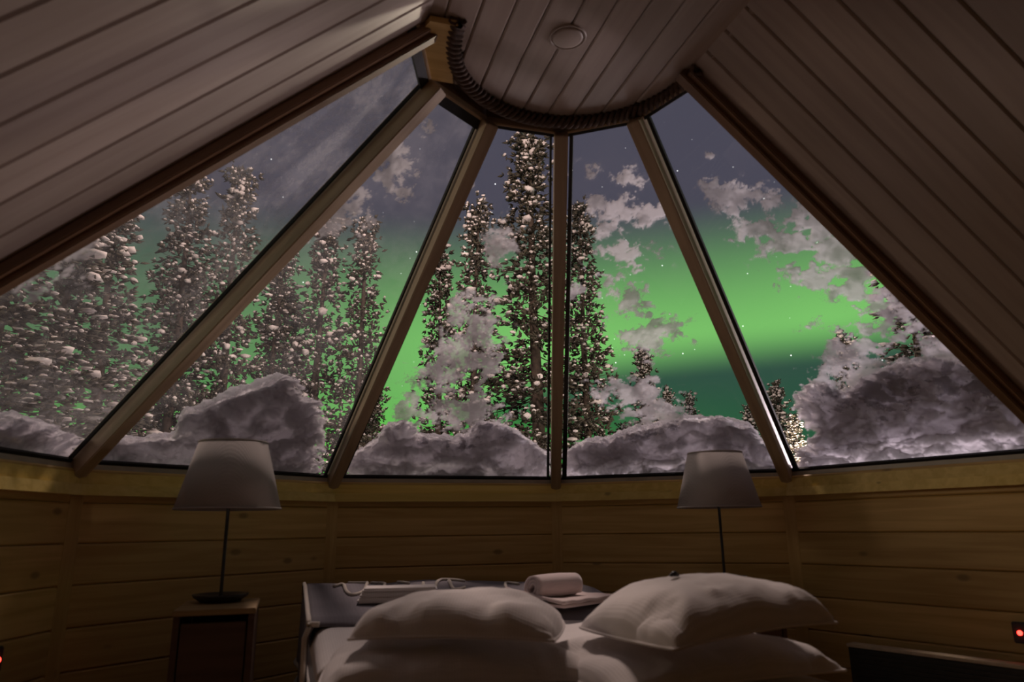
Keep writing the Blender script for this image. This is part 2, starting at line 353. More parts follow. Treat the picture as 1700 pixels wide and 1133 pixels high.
# ------------------------------------------------------------------ windows
def pane_frame(k):
    a, b, c, d = V(k - 1, RS, ZS), V(k, RS, ZS), V(k - 1, RR, ZR), V(k, RR, ZR)
    o = (a + b) / 2; u = (b - a).normalized(); t = (c + d) / 2 - o; L = t.length; v = t / L
    return o, u, v, u.cross(v), (b - a).length, (d - c).length, L
WN = {1: 'leftmost window pane, hazy with frost, beside the left sloping ceiling', 2: 'second window pane from the left behind the left lamp', 3: 'middle window pane left of the upright central mullion',
      4: 'window pane right of the upright central mullion', 5: 'rightmost window pane, half buried under snow'}
for k in range(1, 6):
    o, u, v, n, wb, wt, L = pane_frame(k)           # n points outwards and up? made so below
    if n.z < 0: n = -n
    win = empty(f'window_{k}'); struct(win, WN[k], 'window')
    def P(uu, vv_, nn): return o + u * uu + v * vv_ + n * nn
    hb, ht = wb / 2, wt / 2
    g = [P(-hb, 0, 0.012), P(hb, 0, 0.012), P(ht, L, 0.012), P(-ht, L, 0.012)]; g2 = [q + n * 0.01 for q in g]
    mesh_obj('pane', g + g2, [(0, 1, 2, 3), (0, 4, 5, 1), (1, 5, 6, 2), (2, 6, 7, 3), (3, 7, 4, 0)], 'glass', win)
    # black rubber gasket around the pane
    def strip(p0, p1, q0, q1):
        vv = [P(*p0, 0.010), P(*p1, 0.010), P(*q1, 0.010), P(*q0, 0.010)] + [P(*p0, -0.004), P(*p1, -0.004), P(*q1, -0.004), P(*q0, -0.004)]
        mesh_obj('gasket', vv, [(0, 1, 2, 3), (7, 6, 5, 4), (0, 4, 5, 1), (1, 5, 6, 2), (2, 6, 7, 3), (3, 7, 4, 0)], 'gasket', win)
    gw = 0.030; e1, e2 = 0.045, 0.045
    strip((-hb, 0), (hb, 0), (-hb, 0.022), (hb, 0.022)); gt = 0.045 if k < 3 else 0.014; strip((-ht, L), (ht, L), (-ht, L - gt), (ht, L - gt))
    strip((-hb + e1, 0), (-hb + e1 + gw, 0), (-ht + e2, L), (-ht + e2 + gw * 0.6, L)); strip((hb - e1 - gw * 0.5, 0), (hb - e1, 0), (ht - e2 - gw * 0.3, L), (ht - e2, L))
    prism('bottom_rail', k, RS - 0.012, RS + 0.10, ZS - 0.038, ZS - 0.001, 'rail', win)
    prism('sill_board', k, RW - 0.010, RS + 0.10, 1.062, ZS - 0.039, 'sill', win, 0.006)
    prism('sill_lip', k, RW - 0.045, RS + 0.10, 1.012, 1.061, 'sill', win, 0.012)
    beam('head_rail', V(k - 1, RR + 0.004, ZR + 0.034), V(k, RR + 0.004, ZR + 0.034), (0, 0, 1), 0.036, 0.036, 'mullion', win)
for k in range(1, 6):
    fa_ = [V(k - 1, RR - 0.012, ZR + 0.02), V(k, RR - 0.012, ZR + 0.02), V(k, RR + 0.05, ZR + 0.02), V(k - 1, RR + 0.05, ZR + 0.02)]
    fb_ = [p_ + Vector((0, 0, 0.15)) for p_ in fa_]
    f_ = mesh_obj(f'trim_{20 + k}', fa_ + fb_, [(3, 2, 1, 0), (4, 5, 6, 7), (0, 1, 5, 4), (1, 2, 6, 5), (2, 3, 7, 6), (3, 0, 4, 7)], 'trim')
    struct(f_, 'dark fascia board above the top rail of the ' + ('leftmost', 'second', 'middle', 'fourth', 'rightmost')[k - 1] + ' pane', 'trim')
MN = {1: 'leftmost slanting wooden mullion, pale on its left face', 2: 'slanting mullion between the second and middle panes', 3: 'upright central mullion right of the tallest pine', 4: 'slanting mullion left of the rightmost pane'}
for i in range(1, 5):
    rad = V(i, 1, 0); upv = (rad * (ZR - ZS) + Vector((0, 0, RS - RR))).normalized()
    mu = beam(f'trim_{i}', V(i, RS + 0.02, ZS - 0.02) + upv * 0.030, V(i, RR - 0.02, ZR + 0.01) + upv * 0.030, upv, 0.064, 0.105, 'mullion'); struct(mu, MN[i], 'mullion')
    po = beam(f'trim_{i + 4}', V(i, RW - 0.012, 0.0), V(i, RW - 0.012, 1.015), -V(i, 1, 0), 0.075, 0.03, 'pine')
    struct(po, ['vertical corner batten left of the nightstand', 'vertical corner batten behind the left end of the bed foot', 'vertical corner batten in the middle of the wall behind the towels', 'vertical corner batten right of the right lamp'][i - 1], 'batten')
for i, sx, nm in ((0, -1, 'left'), (5, 1, 'right')):
    upv = Vector((sx * sb, 0, sa))
    a, b = V(i, RS, ZS), V(i, RR, ZR); d = (b - a).normalized()
    off = Vector((0, 0.0, 0))
    y_c = 0.062 if sx < 0 else 0.030
    t1 = beam('trim_%d' % (9 if sx < 0 else 11), a - d * 0.05 + Vector((0, y_c, 0)) + upv * 0.03, b + d * 0.085 + Vector((0, y_c, 0)) + upv * 0.03, upv, 0.052, 0.085, 'trim')
    struct(t1, f'dark wooden edge board where the {nm} sloping ceiling meets the glass', 'trim')
    t2 = beam('trim_%d' % (10 if sx < 0 else 12), a - d * 0.05 + Vector((0, y_c - 0.035, 0)) + upv * 0.0, b + d * 0.060 + Vector((0, y_c - 0.035, 0)) + upv * 0.0, upv, 0.035, 0.035, 'trim')
    struct(t2, f'thin dark moulding along the {nm} sloping ceiling edge board', 'trim')
# strips where the flat ceiling meets the slopes
for sx, nm, num in ((-1, 'left', 13), (1, 'right', 14)):
    t = beam(f'trim_{num}', (sx * 0.605, YB, ZC + 0.0), (sx * 0.605, 0.01, ZC + 0.0), (0, 0, 1), 0.05, 0.022, 'slope', None, 0.006)
    struct(t, f'pale strip between the flat ceiling and the {nm} sloping ceiling', 'trim')
# pale soffit board at the upper left corner of the ring
sof = [(-0.590, 0.060), (-0.560, -0.03), (-0.455, -0.03), (-0.445, 0.14), (-0.395, 0.330), (-0.500, 0.330)]
mesh_obj('trim_15', [(x, y, 2.690) for x, y in sof] + [(x, y, 2.715) for x, y in sof], [tuple(range(6)), tuple(range(11, 5, -1))] + [(i, (i + 1) % 6, (i + 1) % 6 + 6, i + 6) for i in range(6)], 'pine')
struct(bpy.data.objects['trim_15'], 'pale yellow pine soffit board at the upper left corner of the window ring', 'trim')
# twisted rope around the round ceiling edge
rope = empty('rope_trim', (CCX, 0, 2.706)); tag(rope, 'twisted rope, its shade put into a dark colour, edging the rounded front of the ceiling', 'rope')
NA = 190
for sidx in range(3):
    vv, ff = [], []
    for j in range(NA + 1):
        ang = math.radians(-4 + 188 * j / NA); tw = j * 0.62 + sidx * 2.0944
        er, ez = Vector((math.cos(ang), math.sin(ang), 0)), Vector((0, 0, 1))
        cpt = er * (CR - 0.005 + 0.019 * math.cos(tw)) + ez * (0.016 * math.sin(tw))
        for q in range(6):
            th = q * math.pi / 3
            p_ = cpt + er * (0.019 * math.cos(th)) + ez * (0.016 * math.sin(th)); vv.append(tuple(p_))
    for j in range(NA):
        for q in range(6):
            ff.append((j * 6 + q, j * 6 + (q + 1) % 6, j * 6 + 6 + (q + 1) % 6, j * 6 + 6 + q))
    mesh_obj('strand', vv, ff, 'rope', rope, True)
# closing panel above ring, behind rope
def lathe(name, prof, seg, mat, parent=None, smooth=True, loc=(0, 0, 0)):
    vv, ff = [], []; npf = len(prof)
    for j in range(seg):
        a = 2 * math.pi * j / seg
        for r, z in prof: vv.append((loc[0] + r * math.cos(a), loc[1] + r * math.sin(a), loc[2] + z))
    for j in range(seg):
        for i in range(npf - 1):
            j2 = (j + 1) % seg; ff.append((j * npf + i, j2 * npf + i, j2 * npf + i + 1, j * npf + i + 1))
    return mesh_obj(name, vv, ff, mat, parent, smooth)
dv = empty('ceiling_vent', (-0.015, -0.045, ZC)); tag(dv, 'round pale flat disc vent fixed on the plank ceiling', 'vent')
lathe('vent_disc', [(0.0, -0.010), (0.050, -0.010), (0.058, -0.008), (0.060, -0.005), (0.060, 0.0)], 40, 'disc', dv)
lathe('vent_rim', [(0.066, 0.0), (0.068, -0.006), (0.072, -0.006), (0.074, 0.0)], 40, 'disc', dv)

# ------------------------------------------------------------------ ground outside
gr = mesh_obj('ground', [(-120, -60, -0.35), (120, -60, -0.35), (120, 120, -0.35), (-120, 120, -0.35)], [(0, 1, 2, 3)], 'ground'); struct(gr, 'snow covered ground outside the cabin', 'ground')

# ------------------------------------------------------------------ snow lying on the panes
rng = np.random.default_rng(5)
LAT = rng.random((256, 256))
def vnoise(x, y):
    xi, yi = np.floor(x).astype(int), np.floor(y).astype(int); fx, fy = x - xi, y - yi
    fx, fy = fx * fx * (3 - 2 * fx), fy * fy * (3 - 2 * fy)
    g = lambda i, j: LAT[i % 256, j % 256]
    return (g(xi, yi) * (1 - fx) + g(xi + 1, yi) * fx) * (1 - fy) + (g(xi, yi + 1) * (1 - fx) + g(xi + 1, yi + 1) * fx) * fy
def fbm(x, y, s, octv=5, gain=0.55):
    t, a, tot = 0, 1.0, 0
    for o_ in range(octv):
        t = t + a * vnoise(x * s + 17.3 * o_, y * s + 9.1 * o_); tot += a; a *= gain; s *= 2.07
    return t / tot - 0.5
def sdf(px, py, poly):
    # signed distance (positive inside)
    d = np.full(px.shape, 1e9); ins = np.zeros(px.shape, bool); n_ = len(poly)
    for i in range(n_):
        ax, ay = poly[i]; bx, by = poly[(i + 1) % n_]
        ex, ey = bx - ax, by - ay; wx, wy = px - ax, py - ay
        t = np.clip((wx * ex + wy * ey) / (ex * ex + ey * ey + 1e-12), 0, 1)
        if not (ay < 0.02 and by < 0.02): d = np.minimum(d, np.hypot(wx - ex * t, wy - ey * t))
        c1 = (ay > py) != (by > py)
        with np.errstate(divide='ignore', invalid='ignore'): ins ^= c1 & (px < (bx - ax) * (py - ay) / (by - ay + 1e-12) + ax)
    return np.where(ins, d, -d)
FROST={
 1:[ (-0.414,0.702,0.127,0.066,-0.093,0.075,0.70),(-0.395,0.813,0.072,0.041,-0.085,0.064,0.80),(-0.385,0.588,0.072,0.033,-0.105,0.088,0.50),(-0.231,0.751,0.062,0.031,-0.073,0.053,0.40) ],
 2:[ (-0.127,1.830,0.107,0.048,-0.077,0.106,0.90),(-0.182,1.677,0.170,0.072,-0.075,0.110,0.80),(-0.205,1.503,0.141,0.055,-0.047,0.073,0.90),(-0.153,2.137,0.068,0.035,-0.027,0.034,0.60),(-0.037,2.097,0.063,0.031,-0.029,0.036,0.70),(-0.194,1.948,0.076,0.036,-0.046,0.063,0.70),(-0.276,1.816,0.063,0.029,-0.028,0.042,0.60),(0.029,1.851,0.075,0.033,-0.034,0.045,0.40),(-0.322,1.425,0.093,0.036,-0.047,0.078,0.70),(-0.273,2.009,0.052,0.026,-0.022,0.031,0.40) ],
 3:[ (-0.222,1.956,0.041,0.005,-0.012,0.065,0.50),(0.009,1.660,0.076,0.009,-0.032,0.157,0.80),(-0.061,1.851,0.049,0.006,-0.009,0.044,0.60),(-0.112,1.215,0.073,0.006,-0.020,0.118,0.90),(0.006,1.128,0.102,0.008,-0.025,0.133,1.00),(-0.092,0.941,0.131,0.009,-0.022,0.127,1.00),(-0.141,0.728,0.141,0.008,-0.025,0.158,1.10),(-0.044,0.512,0.228,0.010,-0.029,0.177,1.20),(0.118,0.913,0.085,0.006,-0.024,0.122,0.70),(-0.242,0.504,0.089,0.004,-0.012,0.088,0.70),(-0.313,1.944,0.044,0.006,-0.007,0.045,0.40),(-0.132,2.178,0.035,0.005,-0.006,0.028,0.30) ],
 4:[ (-0.100,2.024,0.070,-0.012,0.007,0.036,0.80),(0.073,1.984,0.103,-0.018,0.009,0.051,0.90),(-0.081,1.887,0.077,-0.013,0.008,0.044,0.80),(0.007,1.830,0.124,-0.020,0.010,0.057,0.90),(0.130,1.770,0.099,-0.016,0.011,0.070,1.00),(-0.079,1.733,0.091,-0.014,0.011,0.059,0.80),(-0.018,1.551,0.147,-0.022,0.012,0.068,0.90),(-0.166,1.530,0.079,-0.011,0.014,0.070,0.70),(-0.107,1.374,0.064,-0.009,0.015,0.079,0.70),(-0.021,1.249,0.115,-0.015,0.021,0.125,1.00),(0.056,1.044,0.149,-0.017,0.015,0.101,1.10),(-0.090,0.979,0.087,-0.010,0.012,0.072,0.70),(-0.137,0.662,0.153,-0.014,0.019,0.113,1.10),(-0.003,0.492,0.153,-0.012,0.020,0.134,1.20),(-0.177,0.798,0.069,-0.007,0.011,0.059,0.70),(0.013,0.715,0.068,-0.006,0.019,0.127,0.70),(-0.291,1.323,0.066,-0.009,0.023,0.111,0.60) ],
 5:[ (-0.009,1.925,0.023,-0.012,0.015,0.022,0.60),(-0.035,1.743,0.104,-0.049,0.035,0.052,0.95),(-0.026,1.642,0.066,-0.029,0.030,0.046,0.90),(0.103,1.635,0.110,-0.051,0.031,0.050,0.90),(0.084,1.446,0.154,-0.064,0.050,0.083,1.10),(0.258,1.465,0.104,-0.045,0.066,0.117,1.20),(0.201,1.284,0.148,-0.058,0.056,0.101,1.30),(0.071,1.245,0.115,-0.043,0.061,0.105,1.00),(0.276,1.151,0.117,-0.043,0.074,0.141,1.20),(0.285,1.786,0.027,-0.014,0.026,0.043,0.60),(0.291,1.662,0.036,-0.018,0.026,0.045,0.60),(-0.037,0.709,0.062,-0.016,0.074,0.137,1.10),(0.157,0.754,0.139,-0.038,0.082,0.161,1.10),(0.420,0.945,0.154,-0.052,0.095,0.199,1.10),(0.497,0.608,0.152,-0.040,0.080,0.184,1.10),(-0.052,0.918,0.072,-0.021,0.021,0.036,0.70),(0.070,0.523,0.235,-0.052,0.071,0.140,1.30),(0.526,0.842,0.085,-0.027,0.065,0.144,0.80),(0.568,0.484,0.107,-0.025,0.065,0.157,1.10),(0.380,1.297,0.089,-0.036,0.055,0.106,1.10) ],
}
DRIFT={
 1:[ (0.212,-0.128),(-0.055,0.112),(0.098,0.131),(0.265,0.158),(0.442,0.150),(0.600,0.125),(0.715,0.11),(0.79,-0.071) ],
 2:[ (-0.712,-0.111),(-0.724,0.036),(-0.653,0.127),(-0.445,0.151),(-0.331,0.172),(-0.383,0.331),(-0.271,0.383),(-0.150,0.461),(-0.057,0.568),(0.046,0.648),(0.149,0.619),(0.239,0.527),(0.333,0.517),(0.485,0.343),(0.567,0.227),(0.778,-0.075) ],
 3:[ (-0.692,-0.101),(-0.644,0.144),(-0.562,0.207),(-0.492,0.289),(-0.415,0.415),(-0.304,0.438),(-0.220,0.348),(0.012,0.289),(0.135,0.445),(0.246,0.458),(0.466,0.341),(0.577,0.245),(0.684,0.196),(0.757,-0.095) ],
 4:[ (-0.743,-0.095),(-0.653,0.195),(-0.569,0.251),(-0.506,0.288),(-0.349,0.302),(-0.114,0.360),(0.036,0.396),(0.217,0.429),(0.388,0.421),(0.549,0.341),(0.623,0.207),(0.670,0.158),(0.707,-0.076) ],
 5:[ (-0.797,-0.073),(-0.625,0.135),(-0.504,0.167),(-0.460,0.232),(-0.451,0.392),(-0.375,0.534),(-0.253,0.595),(-0.165,0.554),(-0.127,0.475),(-0.014,0.542),(0.199,0.603),(0.411,0.587),(0.575,0.500),(0.652,0.341),(0.784,0.158),(0.695,-0.157) ],
}

def grid_mesh(name, k, keep, NU, NV, uu, vv_, hts, attrs, mat, label, cat, kind=None, group=None):
    o, u, v, n, wb, wt, L = pane_frame(k)
    if n.z < 0: n = -n
    q = keep[:-1, :-1] | keep[1:, :-1] | keep[:-1, 1:] | keep[1:, 1:]
    used = np.zeros(keep.shape, bool)
    used[:-1, :-1] |= q; used[1:, :-1] |= q; used[:-1, 1:] |= q; used[1:, 1:] |= q
    idx = -np.ones(keep.shape, int); idx[used] = np.arange(used.sum())
    jj, ii = np.nonzero(q)
    allv, allf, allc, alld = [], [], [], []
    base = 0
    for li, h in enumerate(hts):
        pts = np.array(o)[None] + uu[used][:, None] * np.array(u) + vv_[used][:, None] * np.array(v) + h[used][:, None] * np.array(n)
        f = np.stack([idx[jj, ii], idx[jj, ii + 1], idx[jj + 1, ii + 1], idx[jj + 1, ii]], 1)
        if li == 0 and len(hts) > 1: f = f[:, ::-1]
        allv.append(pts); allf.append(f + base); base += len(pts)
        allc.append(attrs[0][used]); alld.append(attrs[1][used])
    pts = np.concatenate(allv); f = np.concatenate(allf)
    me = bpy.data.meshes.new(name); me.vertices.add(len(pts)); me.vertices.foreach_set('co', pts.astype(np.float32).ravel())
    me.loops.add(f.size); me.loops.foreach_set('vertex_index', f.astype(np.int32).ravel())
    me.polygons.add(len(f)); me.polygons.foreach_set('loop_start', np.arange(0, f.size, 4, dtype=np.int32))
    me.polygons.foreach_set('use_smooth', np.ones(len(f), bool)); me.update(calc_edges=True)
    for an, ar in (('cover', np.concatenate(allc)), ('depth', np.concatenate(alld))):
        at = me.attributes.new(an, 'FLOAT', 'POINT'); at.data.foreach_set('value', ar.astype(np.float32))
    me.materials.append(M[mat]); ob = link(bpy.data.objects.new(name, me)); tag(ob, label, cat, group, kind); return ob
FL = {1: 'thin hazy frost and snow clumps on the leftmost pane', 2: 'lacy white snow patches high on the second pane from the left', 3: 'lacy snow column on the middle pane left of the tallest pine',
      4: 'broken lacy snow patches on the pane right of the central mullion', 5: 'large cloud-like snow sheet over the rightmost pane'}
DL = {1: 'low smooth snow drift along the bottom of the leftmost pane', 2: 'peaked snow drift behind the left lamp shade', 3: 'double-humped snow drift at the bottom of the middle pane',
      4: 'rounded snow drift behind the right lamp shade', 5: 'big swirled grey snow drift filling the bottom of the rightmost pane'}
for k in range(1, 6):
    o, u, v, n, wb, wt, L = pane_frame(k); g = 0.0065
    us = np.arange(-wb / 2, wb / 2 + g, g); vs2 = np.arange(-0.10, L, g); uu, vv_ = np.meshgrid(us, vs2)
    half = wb / 2 + (wt - wb) / 2 * vv_ / L; inside = np.abs(uu) < half - 0.018
    D = np.zeros(uu.shape)
    for cu, cv, eu, ev, gu, gv, amp in FROST[k]:
        det = eu * gv - ev * gu; du, dv_ = uu - cu, vv_ - cv
        s_ = (du * gv - dv_ * gu) / det; t_ = (dv_ * eu - du * ev) / det
        D = np.maximum(D, amp * np.exp(-(s_ * s_ + t_ * t_) * 0.55)) + 0.12 * amp * np.exp(-(s_ * s_ + t_ * t_) * 0.8)
    wx_, wy_ = 0.10 * fbm(uu + 1.3 * k, vv_, 6.0, 4, 0.6), 0.10 * fbm(uu, vv_ + 7.7 * k, 6.0, 4, 0.6)
    N1 = fbm(uu + 3.1 * k + wx_, vv_ * 1.25 + 1.7 * k + wy_, 10.0, 7, 0.74); N2 = fbm(uu + 8 + k, vv_ + 2, 24.0, 4); N0 = fbm(uu + 2.2 * k, vv_ * 1.2 + 5, 3.0, 3)
    cover = np.clip((D - 0.46) * 1.7 + N1 * 5.2 + N2 * 1.6, -0.5, 1.0) * np.clip(D * 3, 0, 1)
    if k == 5:    # gaps where the branches behind show through
        hole = fbm(uu * 1.0 + 40, vv_ * 1.6, 9.0, 5) + 0.13 * np.exp(-(((uu - 0.38) / 0.24) ** 2 + ((vv_ - 0.80) / 0.22) ** 2))
        cover = cover - np.clip((hole - 0.10) * 12, 0, 1.6)
    if k == 1: cover = np.maximum(cover, 0.33 + 0.10 * N0 + 0.05 * N1 + 0.06 * np.clip((vv_ - 1.0), 0, 1))
    if k == 2: cover = np.maximum(cover, 0.25 + 0.10 * N0 + 0.04 * N1 + 0.05 * np.clip((vv_ - 1.3), 0, 1))
    cover = cover + 0.25 * fbm(uu, vv_ + 3 * k, 60.0, 3) * (cover > 0.3); keep = inside & (cover > 0.02) & (vv_ > 0)
    thick = 0.002 + 0.012 * np.clip(cover, 0, 1)
    grid_mesh('frost_sheet', k, keep, 0, 0, uu, vv_, [0.024 + thick], (cover, np.clip(0.03 + 0.30 * fbm(uu + 4, vv_ + 6 * k, 7.0, 5, 0.65), 0, 0.2)), 'frost', FL[k], 'frost', 'stuff')
    sd = sdf(uu, vv_, [(x, y if y > 0 else -0.4) for x, y in DRIFT[k]]) + 0.055 * fbm(uu + 5 * k, vv_, 9.0, 6, 0.66)
    dk = inside & (sd > -0.012)
    sdc = np.clip(sd, 0, None)
    th = 0.30 * (1 - np.exp(-sdc / 0.16)) * (0.75 + 0.6 * fbm(uu + k, vv_ + 4, 5.0, 3))
    sw = fbm(uu * 0.9 + 0.45 * fbm(uu, vv_, 5.0, 4) + 2 * k, vv_ * 2.4 + 0.8 * fbm(uu + 9, vv_ + 3, 4.0, 4), 5.0, 6, 0.6)
    lump = fbm(uu + 6, vv_ + k, 11.0, 5, 0.6); cav = (0.10 * np.clip(sw + 0.15, 0, 1) + 0.09 * np.clip(lump + 0.1, 0, 1)) * np.clip(sdc / 0.05, 0, 1)
    grid_mesh('snow_drift', k, dk, 0, 0, uu, vv_, [0.026 + cav, 0.027 + cav + th], (np.clip(0.10 + sd * 16 + 2.2 * fbm(uu, vv_ + k, 34.0, 4, 0.65) * (sd < 0.07), 0, 1.2), th * np.clip(0.62 + 4.6 * sw + 2.2 * lump, 0.03, 1.8)), 'drift', DL[k], 'snow')

# ------------------------------------------------------------------ bed
def smooth_tube(name, pts, r, mat, parent=None, seg=6, closed=False, taper=None):
    vv, ff = [], []; n_ = len(pts); pts = [Vector(p) for p in pts]
    for i, p_ in enumerate(pts):
        a = pts[(i - 1) % n_] if closed or i > 0 else p_; b = pts[(i + 1) % n_] if closed or i < n_ - 1 else p_
        t = (b - a).normalized() if (b - a).length > 1e-9 else Vector((1, 0, 0)); ref = Vector((0, 0, 1)) if abs(t.z) < 0.9 else Vector((1, 0, 0))
        x_ = t.cross(ref).normalized(); y_ = t.cross(x_); rr_ = r * (taper[i] if taper else 1)
        for q in range(seg): th = 2 * math.pi * q / seg; vv.append(tuple(p_ + x_ * rr_ * math.cos(th) + y_ * rr_ * math.sin(th)))
    for i in range(n_ if closed else n_ - 1):
        j = (i + 1) % n_
        for q in range(seg): ff.append((i * seg + q, i * seg + (q + 1) % seg, j * seg + (q + 1) % seg, j * seg + q))
    if not closed: ff += [tuple(range(seg))[::-1], tuple(range((n_ - 1) * seg, n_ * seg))]
    return mesh_obj(name, vv, ff, mat, parent, True)
bed = empty('bed', (-0.11, 0.62, 0)); tag(bed, 'double bed with white linen standing under the windows', 'bed')
BX0, BX1, BY0, BY1, MT = -0.74, 0.74, -1.10, 1.10, 0.405      # relative to the bed
for x0, x1 in ((BX0, -0.006), (0.006, BX1)):
    bm = bmesh.new(); add_box(bm, ((x0 + x1) / 2, 0, 0.30), (x1 - x0) / 2, BY1, 0.105, bevel=0.045); bm_obj('mattress', bm, 'mattress', bed, True)
box('side_rail', (BX0 + 0.02, 0, 0.15), (0.018, BY1 - 0.02, 0.05), 'bed', bed, None, 0.004); box('side_rail', (BX1 - 0.02, 0, 0.15), (0.018, BY1 - 0.02, 0.05), 'bed', bed, None, 0.004)
box('end_rail', (0, BY0 + 0.02, 0.15), (BX1 - 0.04, 0.018, 0.05), 'bed', bed, None, 0.004); box('end_rail', (0, BY1 - 0.02, 0.15), (BX1 - 0.04, 0.018, 0.05), 'bed', bed, None, 0.004)
box('slat_base', (0, 0, 0.18), (BX1 - 0.04, BY1 - 0.04, 0.012), 'bed', bed)
for sx in (-1, 1):
    for sy in (-1, 1): box('leg', (sx * (BX1 - 0.06), sy * (BY1 - 0.06), 0.05), (0.03, 0.03, 0.05), 'bed', bed, None, 0.004)

def pillow(name, loc, rz, hw, hd, h, seed, label, sag=0.0, tilt=(0, 0)):
    root = empty(name, loc, rz); root.rotation_euler = (tilt[0], tilt[1], rz); tag(root, label, 'pillow')
    NX, NY = 64, 48; rnd = random.Random(seed); ph = [rnd.uniform(0, 6.28) for _ in range(6)]
    vv, ff = [], []
    def outline(s, t):
        x = s * hw * (1 - 0.07 * (1 - abs(s) ** 2) * 0 - 0.055 * (1 - t * t)); x = s * hw * (1 - 0.05 * (1 - (1 - abs(t)) ** 2 * 0) * 0) if False else s * hw * (1.0 - 0.05 * math.cos(t * math.pi / 2))
        y = t * hd * (1.0 - 0.05 * math.cos(s * math.pi / 2)) * (1 - 0.10 * s * s * t * t); x *= (1 - 0.10 * s * s * t * t)
        return x, y
    for side in (1, -1):
        for j in range(NY + 1):
            for i in range(NX + 1):
                s, t = -1 + 2 * i / NX, -1 + 2 * j / NY
                x, y = outline(s, t)
                e = max(0.0, (1 - abs(s) ** 3.0)) ** 0.50 * max(0.0, (1 - abs(t) ** 2.8)) ** 0.50
                z = h * e * (0.60 if side > 0 else 0.40)
                nse = noise.fractal(Vector((x * 5 + seed * 3.1, y * 5, seed * 1.7)), 0.9, 2.0, 4)
                edge = 1 - min(1.0, e)
                fold = math.sin(x * 34 / hw * 0.3 + ph[0] + 3 * nse) * math.exp(-((t + 0.75) / 0.42) ** 2) + 0.8 * math.sin((x + y * 0.8) * 22 + ph[1] + 2 * nse) * math.exp(-((abs(s) - 0.85) / 0.35) ** 2)
                z += side * (0.014 * fold * (0.35 + edge) * e ** 0.5 + 0.012 * nse * e)
                z -= sag * (s * s) * 0.5 + 0.0
                vv.append((x, y, z))
    o2 = (NX + 1) * (NY + 1)
    for j in range(NY):
        for i in range(NX):
            a = j * (NX + 1) + i; ff.append((a, a + 1, a + NX + 2, a + NX + 1)); ff.append((a + o2 + NX + 1, a + o2 + NX + 2, a + o2 + 1, a + o2))
    mesh_obj('cover', vv, ff, 'linen', root, True)
    ring = [vv[i] for i in range(NX + 1)] + [vv[j * (NX + 1) + NX] for j in range(1, NY + 1)] + [vv[NY * (NX + 1) + i] for i in range(NX - 1, -1, -1)] + [vv[j * (NX + 1)] for j in range(NY - 1, 0, -1)]
    smooth_tube('seam', ring, 0.004, 'linen', root, 5, True)
    return root
D2 = math.radians
pillow('pillow', (-0.45, -0.02, 0.455), D2(-8), 0.40, 0.30, 0.150, 1, 'lower left white pillow, underneath the smaller upper left pillow', 0.02)
pillow('pillow', (0.20, -0.22, 0.455), D2(6), 0.41, 0.31, 0.150, 2, 'lower right white pillow, underneath the plump right pillow', 0.02)
pillow('pillow', (-0.435, -0.075, 0.570), D2(-24), 0.315, 0.215, 0.165, 3, 'upper left white pillow on top of the left pillow pair', 0.02, (0.02, 0.0))
pillow('pillow', (0.205, -0.36, 0.588), D2(8), 0.305, 0.255, 0.205, 4, 'plump upper right white pillow, the tallest on the bed', 0.03, (0.0, -0.05))

# white duvet on the foot half of the bed, grey blanket over it
def dz(x, y): return 0.455 + 0.105 * max(0.0, min(1.0, (y - 0.25) / 1.2)) - 0.035 * max(0, x + 0.2) * (y > 0.2) + 0.010 * noise.noise(Vector((x * 3, y * 3, 2.0)))
def sheet(name, fn, nx, ny, mat, thick, parent=None):
    vv = [fn(i / nx, j / ny) for j in range(ny + 1) for i in range(nx + 1)]
    ff = [(j * (nx + 1) + i, j * (nx + 1) + i + 1, (j + 1) * (nx + 1) + i + 1, (j + 1) * (nx + 1) + i) for j in range(ny) for i in range(nx)]
    o = mesh_obj(name, vv, ff, mat, parent, True); sm = o.modifiers.new('thickness', 'SOLIDIFY'); sm.thickness = thick; sm.offset = -1
    return o
def duvet_fn(a, b):
    x = -0.845 + 1.45 * a; y = 0.12 + 1.60 * b
    r = min(a, 1 - a, b * 1.1, (1 - b)) ; e = min(1.0, r / 0.06)
    return (x, y, 0.415 + (dz(x, y) - 0.415) * math.sqrt(max(0, 1 - (1 - e) ** 2)))
dv_ = sheet('duvet', duvet_fn, 60, 60, 'linen', 0.008); tag(dv_, 'white duvet spread over the foot half of the bed under the grey blanket', 'duvet')
blk = empty('blanket', (-0.1, 1.2, 0.56)); tag(blk, 'grey wool blanket with pale cord pattern spread over the bed foot', 'blanket')
def bz(x, y): return dz(x, y) + 0.022 + 0.012 * noise.noise(Vector((x * 4 + 9, y * 5, 4.0)))
HB = blk.location
def bl_fn(a, b):
    # along a: left hang, then across the bed; along b: near edge to far edge
    y = 0.74 + 1.02 * b - 0.12 * math.sin(a * 3.0) * (1 - b)
    if a < 0.14:
        t = 1 - a / 0.14; x = -0.862 - 0.012 * math.sin(y * 17) * t; z = bz(-0.85, y) - 0.34 * t - 0.01
        if t < 0.12: x += 0.02 * (0.12 - t) / 0.12; z += 0.012 * (0.12 - t) / 0.12
    else:
        x = -0.845 + 1.53 * (a - 0.14) / 0.86; z = bz(min(x, 0.6), y)
        if x > 0.58: z -= (x - 0.58) * 1.1
    if b < 0.05: z -= 0.02 * (1 - b / 0.05)
    if b > 0.96: z -= 0.06 * (b - 0.96) / 0.04
    return (x - HB.x, y - HB.y, z - HB.z)
sheet('cloth', bl_fn, 90, 50, 'blanket', 0.010, blk)
hem = [bl_fn(a_ / 40 * 0.16, 0.004) for a_ in range(41)]
smooth_tube('hem', [Vector(p_) + Vector((-0.006, -0.008, 0)) for p_ in hem], 0.011, 'cord', blk, 6)
